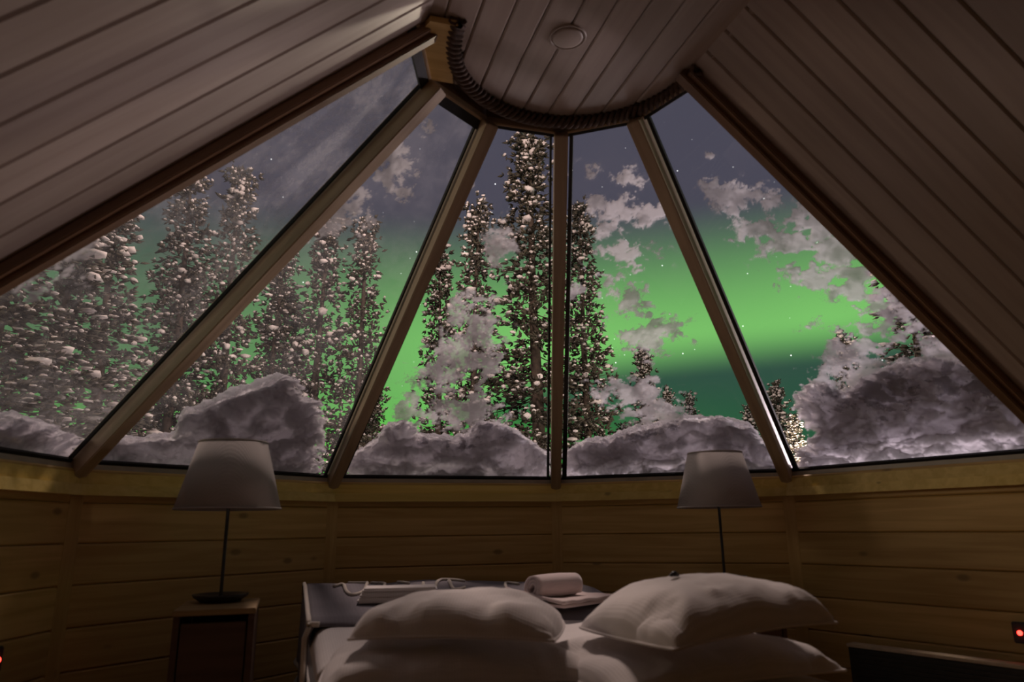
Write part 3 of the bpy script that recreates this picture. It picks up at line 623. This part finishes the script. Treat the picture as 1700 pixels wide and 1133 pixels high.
hem3 = [bl_fn(0.138, b_ / 40) for b_ in range(41)]
smooth_tube('hem', [Vector(p_) + Vector((-0.010, 0, 0.004)) for p_ in hem3], 0.010, 'cord', blk, 6)
hem2 = [bl_fn(0.0, b_ / 40) for b_ in range(41)]
smooth_tube('hem', [Vector(p_) + Vector((-0.004, 0, 0)) for p_ in hem2], 0.010, 'cord', blk, 6)
PAT = [[(-0.71, 1.69), (-0.66, 1.74), (-0.66, 1.47), (-0.64, 1.31), (-0.58, 1.47), (-0.54, 1.75), (-0.52, 2.03), (-0.57, 2.13), (-0.6, 2.25)],
       [(-0.5, 1.94), (-0.46, 1.99), (-0.44, 1.81), (-0.48, 1.58), (-0.52, 1.58), (-0.56, 1.43), (-0.6, 1.21), (-0.57, 1.17), (-0.53, 1.35), (-0.52, 1.66)],
       [(-0.35, 2.0), (-0.31, 1.82)], [(-0.24, 1.77), (-0.28, 1.4)], [(-0.25, 1.29), (-0.1, 2.02), (0.01, 1.89)], [(-0.08, 1.88), (-0.14, 1.37), (-0.07, 1.44)],
       [(0.07, 1.01), (0.24, 1.85), (0.28, 1.7)], [(-0.02, 1.12), (0.06, 1.22), (0.02, 0.95)]]
for P_ in PAT:
    pts = []
    P_ = [(-0.95 + (x + 0.95) * (0.97 + (y + 2.3) * 0 - 0.045 * (y - 1.0)), 1.02 + (y - 1.0) * 0.56) for x, y in P_]
    for i in range(len(P_) - 1):
        p0, p1, p2, p3 = (Vector((*P_[max(0, min(len(P_) - 1, i + q))], 0)) for q in (-1, 0, 1, 2))
        for t in (0, 0.25, 0.5, 0.75):
            c = 0.5 * (2 * p1 + (p2 - p0) * t + (2 * p0 - 5 * p1 + 4 * p2 - p3) * t * t + (3 * p1 - p0 - 3 * p2 + p3) * t ** 3); pts.append(c)
    pts.append(Vector((*P_[-1], 0)))
    smooth_tube('pattern_cord', [(c.x - HB.x, c.y - HB.y, bz(c.x, c.y) + 0.006 - HB.z) for c in pts], 0.0085, 'cord', blk, 5)
# folded white cloth on the blanket behind the upper left pillow
fc = empty('folded_cloth', (-0.47, 1.02, bz(-0.47, 1.02) + 0.006), D2(-10)); tag(fc, 'flat folded white cloth lying behind the upper left pillow', 'cloth')
for q, (sw_, sd_, z_) in enumerate(((0.17, 0.10, 0.010), (0.165, 0.095, 0.030), (0.16, 0.09, 0.048))):
    box('fold', (0.004 * q, 0.003 * q, z_), (sw_, sd_, 0.0105), 'linen', fc, None, 0.008)

# towels
TZ = bz(0.23, 0.86) + 0.008
tw = empty('folded_towel', (0.245, 0.87, TZ), D2(30)); tag(tw, 'flat folded pale towel with raised corners under the rolled towel', 'towel')
def tw_fn(a, b):
    x, y = -0.20 + 0.40 * a, -0.165 + 0.33 * b
    z = 0.028 + 0.075 * max(0, (b - 0.55) / 0.45) ** 2 * max(0, (a - 0.35) / 0.65) + 0.045 * max(0, (0.3 - a) / 0.3) ** 2 * b + 0.004 * noise.noise(Vector((x * 14, y * 14, 0)))
    return (x, y, z)
t_ = sheet('top_fold', tw_fn, 30, 24, 'towel', 0.014, tw)
sheet('bottom_fold', lambda a, b: ((-0.19 + 0.38 * a), (-0.16 + 0.32 * b), 0.012), 10, 8, 'towel', 0.012, tw)
rt = empty('rolled_towel', (0.195, 0.86, TZ + 0.020), D2(26)); tag(rt, 'small pink-white towel rolled up on the folded towel', 'towel')
vv, ff = [], []; NT_, LT = 64, 14
for i in range(NT_ + 1):
    th = i / NT_ * 2 * math.pi * 2.6; r_ = 0.012 + 0.038 * i / NT_
    for j in range(LT + 1):
        x = -0.135 + 0.27 * j / LT; bul = 1 - 0.10 * (2 * j / LT - 1) ** 2
        vv.append((x + 0.006 * math.sin(th), r_ * math.cos(th) * bul, 0.05 + r_ * math.sin(th) * bul))
for i in range(NT_):
    for j in range(LT): a = i * (LT + 1) + j; ff.append((a, a + 1, a + LT + 2, a + LT + 1))
o_ = mesh_obj('roll', vv, ff, 'towel', rt, True); sm = o_.modifiers.new('thickness', 'SOLIDIFY'); sm.thickness = 0.011; sm.offset = -1

# small dark wrapped sweets
def sweet(loc, rz, label, lumps):
    r = empty('wrapped_sweet', loc, rz); tag(r, label, 'sweet', None)
    for (x, y, s) in lumps:
        bm = bmesh.new(); bmesh.ops.create_icosphere(bm, subdivisions=2, radius=s, matrix=Matrix.Translation((x, y, s * 0.7)) @ Matrix.Diagonal((1.15, 0.9, 0.75, 1))); bm_obj('wrapper' if x else 'centre', bm, 'choc', r, True)
sweet((-0.335, 0.74, 0.545), 0.1, 'three-lobed dark wrapped sweet behind the upper left pillow', [(0, 0, 0.024), (-0.045, 0.004, 0.017), (0.043, -0.002, 0.018)])
sweet((0.125, -0.36, 0.708), 0.4, 'tiny dark wrapped sweet on top of the plump right pillow', [(0, 0, 0.011), (-0.013, 0.0, 0.007), (0.013, 0, 0.007)])

# ------------------------------------------------------------------ nightstands and table lamps
def nightstand(x0, x1, y0, y1, top, label, rz=0):
    c = Vector(((x0 + x1) / 2, (y0 + y1) / 2, 0)); hx, hy = (x1 - x0) / 2, (y1 - y0) / 2
    r = empty('nightstand', c, rz); tag(r, label, 'nightstand')
    box('top', (0, 0, top - 0.011), (hx, hy, 0.011), 'stand', r, None, 0.003)
    for s in (-1, 1): box('side_panel', (s * (hx - 0.016), 0.004, (top - 0.022) / 2), (0.012, hy - 0.012, (top - 0.022) / 2), 'stand_dark', r, None, 0.002)
    box('back_panel', (0, hy - 0.02, (top - 0.022) / 2), (hx - 0.03, 0.006, (top - 0.022) / 2), 'stand_dark', r)
    box('door', (0, -hy + 0.022, (top - 0.05) / 2 + 0.012), (hx - 0.034, 0.009, (top - 0.075) / 2), 'stand_dark', r, None, 0.003)
    box('bottom_panel', (0, 0, 0.02), (hx - 0.03, hy - 0.03, 0.01), 'stand_dark', r)
    return r
nightstand(-1.365, -1.055, 0.93, 1.395, 0.55, 'dark nightstand with a pale top left of the bed, carrying the left lamp')
nightstand(1.185, 1.495, 0.98, 1.40, 0.55, 'nightstand behind the right pillow carrying the right lamp')
def table_lamp(x, y, z, label):
    r = empty('table_lamp', (x, y, z)); tag(r, label, 'lamp', 'pair of bedside lamps')
    lathe('base', [(0.0, 0.004), (0.085, 0.004), (0.112, 0.022), (0.118, 0.034), (0.112, 0.034), (0.080, 0.016), (0.0, 0.014)], 40, 'black_metal', r)
    lathe('stem', [(0.0, 0.012), (0.014, 0.014), (0.009, 0.03), (0.0075, 0.05), (0.0075, 0.52), (0.0, 0.52)], 14, 'black_metal', r)
    lathe('socket', [(0.0, 0.50), (0.017, 0.50), (0.017, 0.57), (0.0, 0.57)], 16, 'black_metal', r)
    lathe('bulb', [(0.012, 0.57), (0.016, 0.585), (0.028, 0.62), (0.022, 0.65), (0.0, 0.66)], 18, 'disc', r)
    sh = lathe('shade', [(0.229, 0.396), (0.150, 0.699)], 56, 'shade', r)
    sm = sh.modifiers.new('thickness', 'SOLIDIFY'); sm.thickness = 0.004
    lathe('shade_rim', [(0.227, 0.394), (0.231, 0.396), (0.231, 0.402), (0.227, 0.402), (0.227, 0.394)], 56, 'shade', sh); lathe('shade_rim', [(0.148, 0.694), (0.153, 0.694), (0.153, 0.701), (0.148, 0.701), (0.148, 0.694)], 56, 'shade', sh)
    for q in range(3):
        a = q * 2.0944 + 0.4; smooth_tube('shade_spoke', [(0.0, 0, 0.52), (0.09 * math.cos(a), 0.09 * math.sin(a), 0.66), (0.151 * math.cos(a), 0.151 * math.sin(a), 0.69)], 0.003, 'black_metal', r, 5)
    return r
table_lamp(-1.217, 1.26, 0.55, 'unlit table lamp with grey linen shade on the left nightstand')
table_lamp(1.345, 1.29, 0.55, 'unlit table lamp with grey linen shade right of the bed behind the right pillow')

# ------------------------------------------------------------------ low convector heater along the right wall
ha, hb_ = Vector((1.845, 0.97, 0)), Vector((2.165, 0.0, 0)); hx_ = (hb_ - ha).normalized(); hl = (hb_ - ha).length
ht_ = empty('convector_heater', (ha + hb_) / 2, math.atan2(hx_.y, hx_.x)); tag(ht_, 'low dark ribbed heater with a pale top edge along the right wall', 'heater')
box('casing', (0, 0.0, 0.145), (hl / 2, 0.028, 0.10), 'heater', ht_, None, 0.004); box('top_edge', (0, 0.0, 0.252), (hl / 2 + 0.004, 0.036, 0.008), 'heater_edge', ht_, None, 0.003)
for q in range(9): box('rib', (0, -0.031, 0.064 + q * 0.021), (hl / 2 - 0.01, 0.004, 0.0055), 'heater', ht_, None, 0.002)
for s in (-1, 1): box('foot', (s * (hl / 2 - 0.12), 0.0, 0.023), (0.02, 0.025, 0.023), 'heater', ht_, None, 0.003)
def indicator(loc, nin, label):
    z_ = Vector(nin); rz = math.atan2(z_.y, z_.x); r = empty('indicator_light', loc, rz); tag(r, label, 'light')
    box('housing', (0.008, 0, 0), (0.010, 0.03, 0.045), 'black_metal', r, None, 0.004)
    bm = bmesh.new(); bmesh.ops.create_icosphere(bm, subdivisions=2, radius=0.011, matrix=Matrix.Translation((0.019, 0, 0.0))); bm_obj('lens', bm, 'red_led', r, True)
a72 = math.radians(72)
indicator((-1.965, 0.985, 0.40), (math.sin(a72), -math.cos(a72), 0), 'small red indicator light low on the far left wall')
indicator((2.183, 0.29, 0.375), (-math.sin(a72), -math.cos(a72), 0), 'small red indicator light low on the far right wall')

# ------------------------------------------------------------------ snow laden trees
ICO = bmesh.new(); bmesh.ops.create_icosphere(ICO, subdivisions=1, radius=1.0)
ICO_V = np.array([v.co[:] for v in ICO.verts]); ICO_F = np.array([[v.index for v in f.verts] for f in ICO.faces]); ICO.free()
def np_mesh(name, V_, F_, mat, smooth=False):
    me = bpy.data.meshes.new(name); me.vertices.add(len(V_)); me.vertices.foreach_set('co', V_.astype(np.float32).ravel())
    n3 = F_.shape[1]; me.loops.add(F_.size); me.loops.foreach_set('vertex_index', F_.astype(np.int32).ravel())
    me.polygons.add(len(F_)); me.polygons.foreach_set('loop_start', np.arange(0, F_.size, n3, dtype=np.int32))
    if smooth: me.polygons.foreach_set('use_smooth', np.ones(len(F_), bool))
    me.update(calc_edges=True); me.materials.append(M[mat]); return me
def spindles(P, Dr, ln, wd, r):
    # elongated three-sided needle sprays: start, direction, length, width
    n_ = len(P); ref = r.normal(size=(n_, 3)); x_ = np.cross(Dr, ref); x_ /= np.linalg.norm(x_, axis=1)[:, None] + 1e-9; y_ = np.cross(Dr, x_)
    V_ = np.empty((n_, 5, 3)); V_[:, 0] = P; V_[:, 4] = P + Dr * ln[:, None]
    for q in range(3):
        th = q * 2.0944; V_[:, 1 + q] = P + Dr * (ln * 0.45)[:, None] + (x_ * math.cos(th) + y_ * math.sin(th)) * wd[:, None]
    T = np.array([(0, 2, 1), (0, 3, 2), (0, 1, 3), (4, 1, 2), (4, 2, 3), (4, 3, 1)])
    return V_.reshape(-1, 3), (T[None] + (np.arange(n_) * 5)[:, None, None]).reshape(-1, 3)
def tree_meshes(seed, H, rmax, z0=0.08, dens=1.0, snow=0.5, shape=1.0, gap=0.30, big=1.0):
    r = np.random.default_rng(seed); P, Dr, LN = [], [], []; SP, SS, SD = [], [], []; BV, BF = [], []
    lean = r.normal(0, 0.012, 2)
    z = z0 * H
    def tx(z_): return np.array([lean[0] * z_ + 0.05 * math.sin(z_ * 0.6 + seed), lean[1] * z_, z_])
    while z < H * 0.99:
        t = z / H; prof = 1.38 * (1 - t + 0.005) ** 0.95 * (0.85 + 0.15 * min(1, t / 0.3)) * shape
        nb = 6 if t < 0.45 else (5 if t < 0.75 else 4)
        for b in range(nb):
            if t < 0.2 and r.random() < 0.25: continue
            az_ = r.uniform(0, 6.283); L = rmax * prof * r.uniform(0.55, 1.18) + 0.06
            droop = -0.30 - 0.35 * (1 - t) + r.normal(0, 0.12); d0 = np.array([math.cos(az_), math.sin(az_), 0])
            zz = z + r.uniform(-0.12, 0.12); st = tx(zz); n_s = max(3, int(L / 0.11))
            prev = None
            for q in range(n_s + 1):
                s = q / n_s; p_ = st + d0 * L * s + np.array([0, 0, 1]) * (droop * L * s * 0.8 + 0.35 * L * s * s)
                if s > 0.18 or t > 0.8:
                    for rep in range(2 if r.random() < 0.75 * dens else 1):
                        lat = np.array([-d0[1], d0[0], 0]) * r.normal(0, 0.13 + 0.10 * s) + np.array([0, 0, r.normal(0.0, 0.05)])
                        pp = p_ + lat; dd = d0 * r.uniform(0.3, 1.0) + lat * 3.5 + np.array([0, 0, r.uniform(-0.35, 0.55)]); dd /= np.linalg.norm(dd)
                        for k_ in range(3):
                            d3 = dd + r.normal(0, 0.42, 3); d3 /= np.linalg.norm(d3); P.append(pp); Dr.append(d3); LN.append(r.uniform(0.10, 0.20))
                        if r.random() < snow * (0.5 + 0.8 * t) * (0.55 + 0.6 * s):
                            SP.append(pp + dd * 0.06 + np.array([0, 0, 0.045])); sz = r.uniform(0.022, 0.056) * (1 + (r.random() < 0.10) * big); SS.append((sz * r.uniform(1.0, 1.7), sz * r.uniform(0.7, 1.0), sz * r.uniform(0.5, 0.85))); SD.append(az_ + r.normal(0, 0.5))
                if prev is not None: BV.append((prev, p_, 0.018 * (1 - 0.7 * s)))
                prev = p_
        z += gap * r.uniform(0.5, 0.95) * (0.55 + 0.45 * min(1, (1 - t) * 2.2))
    for q in range(14): P.append(tx(H * 0.985)); d3 = np.array([r.normal(0, .5), r.normal(0, .5), 1.0]); Dr.append(d3 / np.linalg.norm(d3)); LN.append(r.uniform(.12, .26))
    P, Dr, LN = np.array(P), np.array(Dr), np.array(LN)
    fv, ff_ = spindles(P, Dr, LN, LN * 0.20, r)
    fol = np_mesh('foliage', fv, ff_, 'needle')
    SP, SS, SD = np.array(SP), np.array(SS), np.array(SD); c_, s_ = np.cos(SD), np.sin(SD)
    loc = ICO_V[None] * SS[:, None, :] * (1 + 0.15 * r.normal(size=(len(SP), len(ICO_V), 1)))
    rot = np.stack([loc[..., 0] * c_[:, None] - loc[..., 1] * s_[:, None], loc[..., 0] * s_[:, None] + loc[..., 1] * c_[:, None], loc[..., 2]], -1) + SP[:, None]
    sn = np_mesh('snow_load', rot.reshape(-1, 3), (ICO_F[None] + (np.arange(len(SP)) * len(ICO_V))[:, None, None]).reshape(-1, 3), 'tree_snow', True)
    bv, bf = [], []
    for a, b, rad in BV:
        d = b - a; x_ = np.cross(d, [0.3, 0.2, 1.0]); x_ /= np.linalg.norm(x_) + 1e-9; y_ = np.cross(d, x_); y_ /= np.linalg.norm(y_) + 1e-9; i0 = len(bv)
        for e in (a, b):
            for q in range(3): bv.append(e + (x_ * math.cos(q * 2.094) + y_ * math.sin(q * 2.094)) * rad)
        for q in range(3): bf.append((i0 + q, i0 + (q + 1) % 3, i0 + 3 + (q + 1) % 3, i0 + 3 + q))
    br = np_mesh('branches', np.array(bv), np.array(bf), 'bark')
    tv, tf = [], []; NS = 16
    for q in range(NS + 1):
        zq = H * q / NS; rq = 0.014 * H * (1 - q / NS) ** 0.8 + 0.012; c0 = tx(zq)
        for k_ in range(9): th = k_ * 0.698; tv.append(c0 + np.array([math.cos(th), math.sin(th), 0]) * rq * (1 + 0.12 * math.sin(k_ * 2.3 + q)))
    for q in range(NS):
        for k_ in range(9): tf.append((q * 9 + k_, q * 9 + (k_ + 1) % 9, q * 9 + 9 + (k_ + 1) % 9, q * 9 + 9 + k_))
    tr = np_mesh('trunk', np.array(tv), np.array(tf), 'bark', True)
    return dict(trunk=tr, branches=br, foliage=fol, snow_load=sn), H
VAR = {'tall': tree_meshes(11, 10.0, 1.25, 0.08, 1.0, 0.60), 'broad': tree_meshes(12, 9.0, 1.0, 0.06, 1.0, 0.60, big=1.4), 'slim': tree_meshes(13, 9.0, 0.72, 0.06, 1.0, 0.60),
       'clump': tree_meshes(14, 8.0, 1.0, 0.05, 1.0, 0.50, big=1.5), 'mid': tree_meshes(16, 9.5, 0.92, 0.08, 1.0, 0.56), 'small': tree_meshes(15, 8.0, 0.95, 0.02, 1.0, 1.1, gap=0.26)}
def ray_dir(px, py):
    x, y = (px - 850) / 1187.16, -(py - 566.5) / 1187.16
    return (_F + _R2 * x + _U2 * y)
def tree(var, px, py, dist, width, label, rz):
    # px, py: photo position of the tip; dist: distance on the ground; from these its place in the yard and its height
    d = ray_dir(px, py); hor = math.hypot(d.x, d.y); gx, gy = CAM.x + d.x / hor * dist, CAM.y + d.y / hor * dist
    top = CAM.z + d.z / hor * dist; meshes, H = VAR[var]; hgt = top + 0.35
    root = empty('snowy_pine' if var != 'small' else 'small_spruce', (gx, gy, -0.35), rz); sc = hgt / H
    root.scale = (width, width, sc); tag(root, label, 'tree', 'snow laden trees outside')
    for nm in ('trunk', 'branches', 'foliage', 'snow_load'):
        o = bpy.data.objects.new(nm, meshes[nm]); link(o, root)
        if nm != 'trunk': o['kind'] = 'stuff'
TREES = [('clump', 25, 395, 9.5, 1.0, 'leftmost snowy pine, dark and close behind the leftmost pane', 0.3), ('clump', 118, 372, 10.5, 1.0, 'snowy pine with big snow clumps, second from the left', 2.1),
         ('broad', 207, 338, 12.5, 0.9, 'snowy pine left of the two tall pines in the leftmost pane', 1.2), ('tall', 322, 272, 14.5, 0.85, 'tall snowy pine touching the left ceiling edge, left of its tall neighbour', 0.0),
         ('mid', 402, 282, 15.0, 0.85, 'tall pointed snowy pine beside the leftmost mullion', 2.6), ('slim', 452, 410, 15.5, 0.8, 'slim dark pine just right of the leftmost mullion', 0.9),
         ('broad', 538, 362, 15.5, 0.85, 'bushy snowy pine in the second pane with the bare-topped tip', 4.0), ('mid', 606, 362, 15.0, 0.75, 'narrow snowy pine at the right of the second pane', 5.0),
         ('slim', 738, 402, 16.5, 0.80, 'shorter slim pine at the left of the middle pane', 3.0), ('slim', 776, 336, 16.0, 0.85, 'slim snowy pine behind the lacy snow column', 0.5),
         ('tall', 888, 218, 16.5, 1.25, 'tallest snowy pine, just left of the central mullion', 1.7), ('mid', 958, 340, 17.5, 0.90, 'snowy pine partly hidden by the central mullion on its right', 3.7),
         ('small', 1070, 582, 21.0, 0.69, 'largest of the small distant spruces right of the central mullion', 0.0), ('small', 1106, 646, 22.0, 0.44, 'small distant spruce right of the largest distant spruce', 1.0),
         ('small', 1140, 655, 23.0, 0.50, 'small dark distant spruce above the right lamp shade', 2.0), ('small', 1240, 676, 19.0, 0.50, 'small brightly lit spruce left of the slanting right mullion', 3.0),
         ('small', 1289, 636, 18.0, 0.55, 'brightly lit spruce just right of the slanting right mullion', 4.0), ('small', 1322, 690, 17.0, 0.50, 'low lit spruce beside the big right drift', 5.0),
         ('small', 1396, 556, 20.0, 0.72, 'distant spruce tip showing through the snow of the rightmost pane', 0.6), ('clump', 1600, 340, 10.5, 1.15, 'dark pine behind the snow sheet at the right', 0.8),
         ('clump', 1500, 440, 12.5, 0.9, 'dark pine showing through gaps in the snow sheet, left of the rightmost pine', 5.5), ('small', 1030, 705, 24.0, 0.55, 'tiny spruce low beside the central mullion', 2.5),
         ('small', 618, 650, 19.0, 0.66, 'pale lit spruce low at the right edge of the second pane', 1.5), ('slim', 300, 440, 18.0, 1.0, 'pine standing behind between the tall pines of the leftmost pane', 2.2),
         ('slim', 490, 470, 19.0, 1.1, 'dark pine behind the bushy pine of the second pane', 3.3)]
for t in TREES: tree(*t)
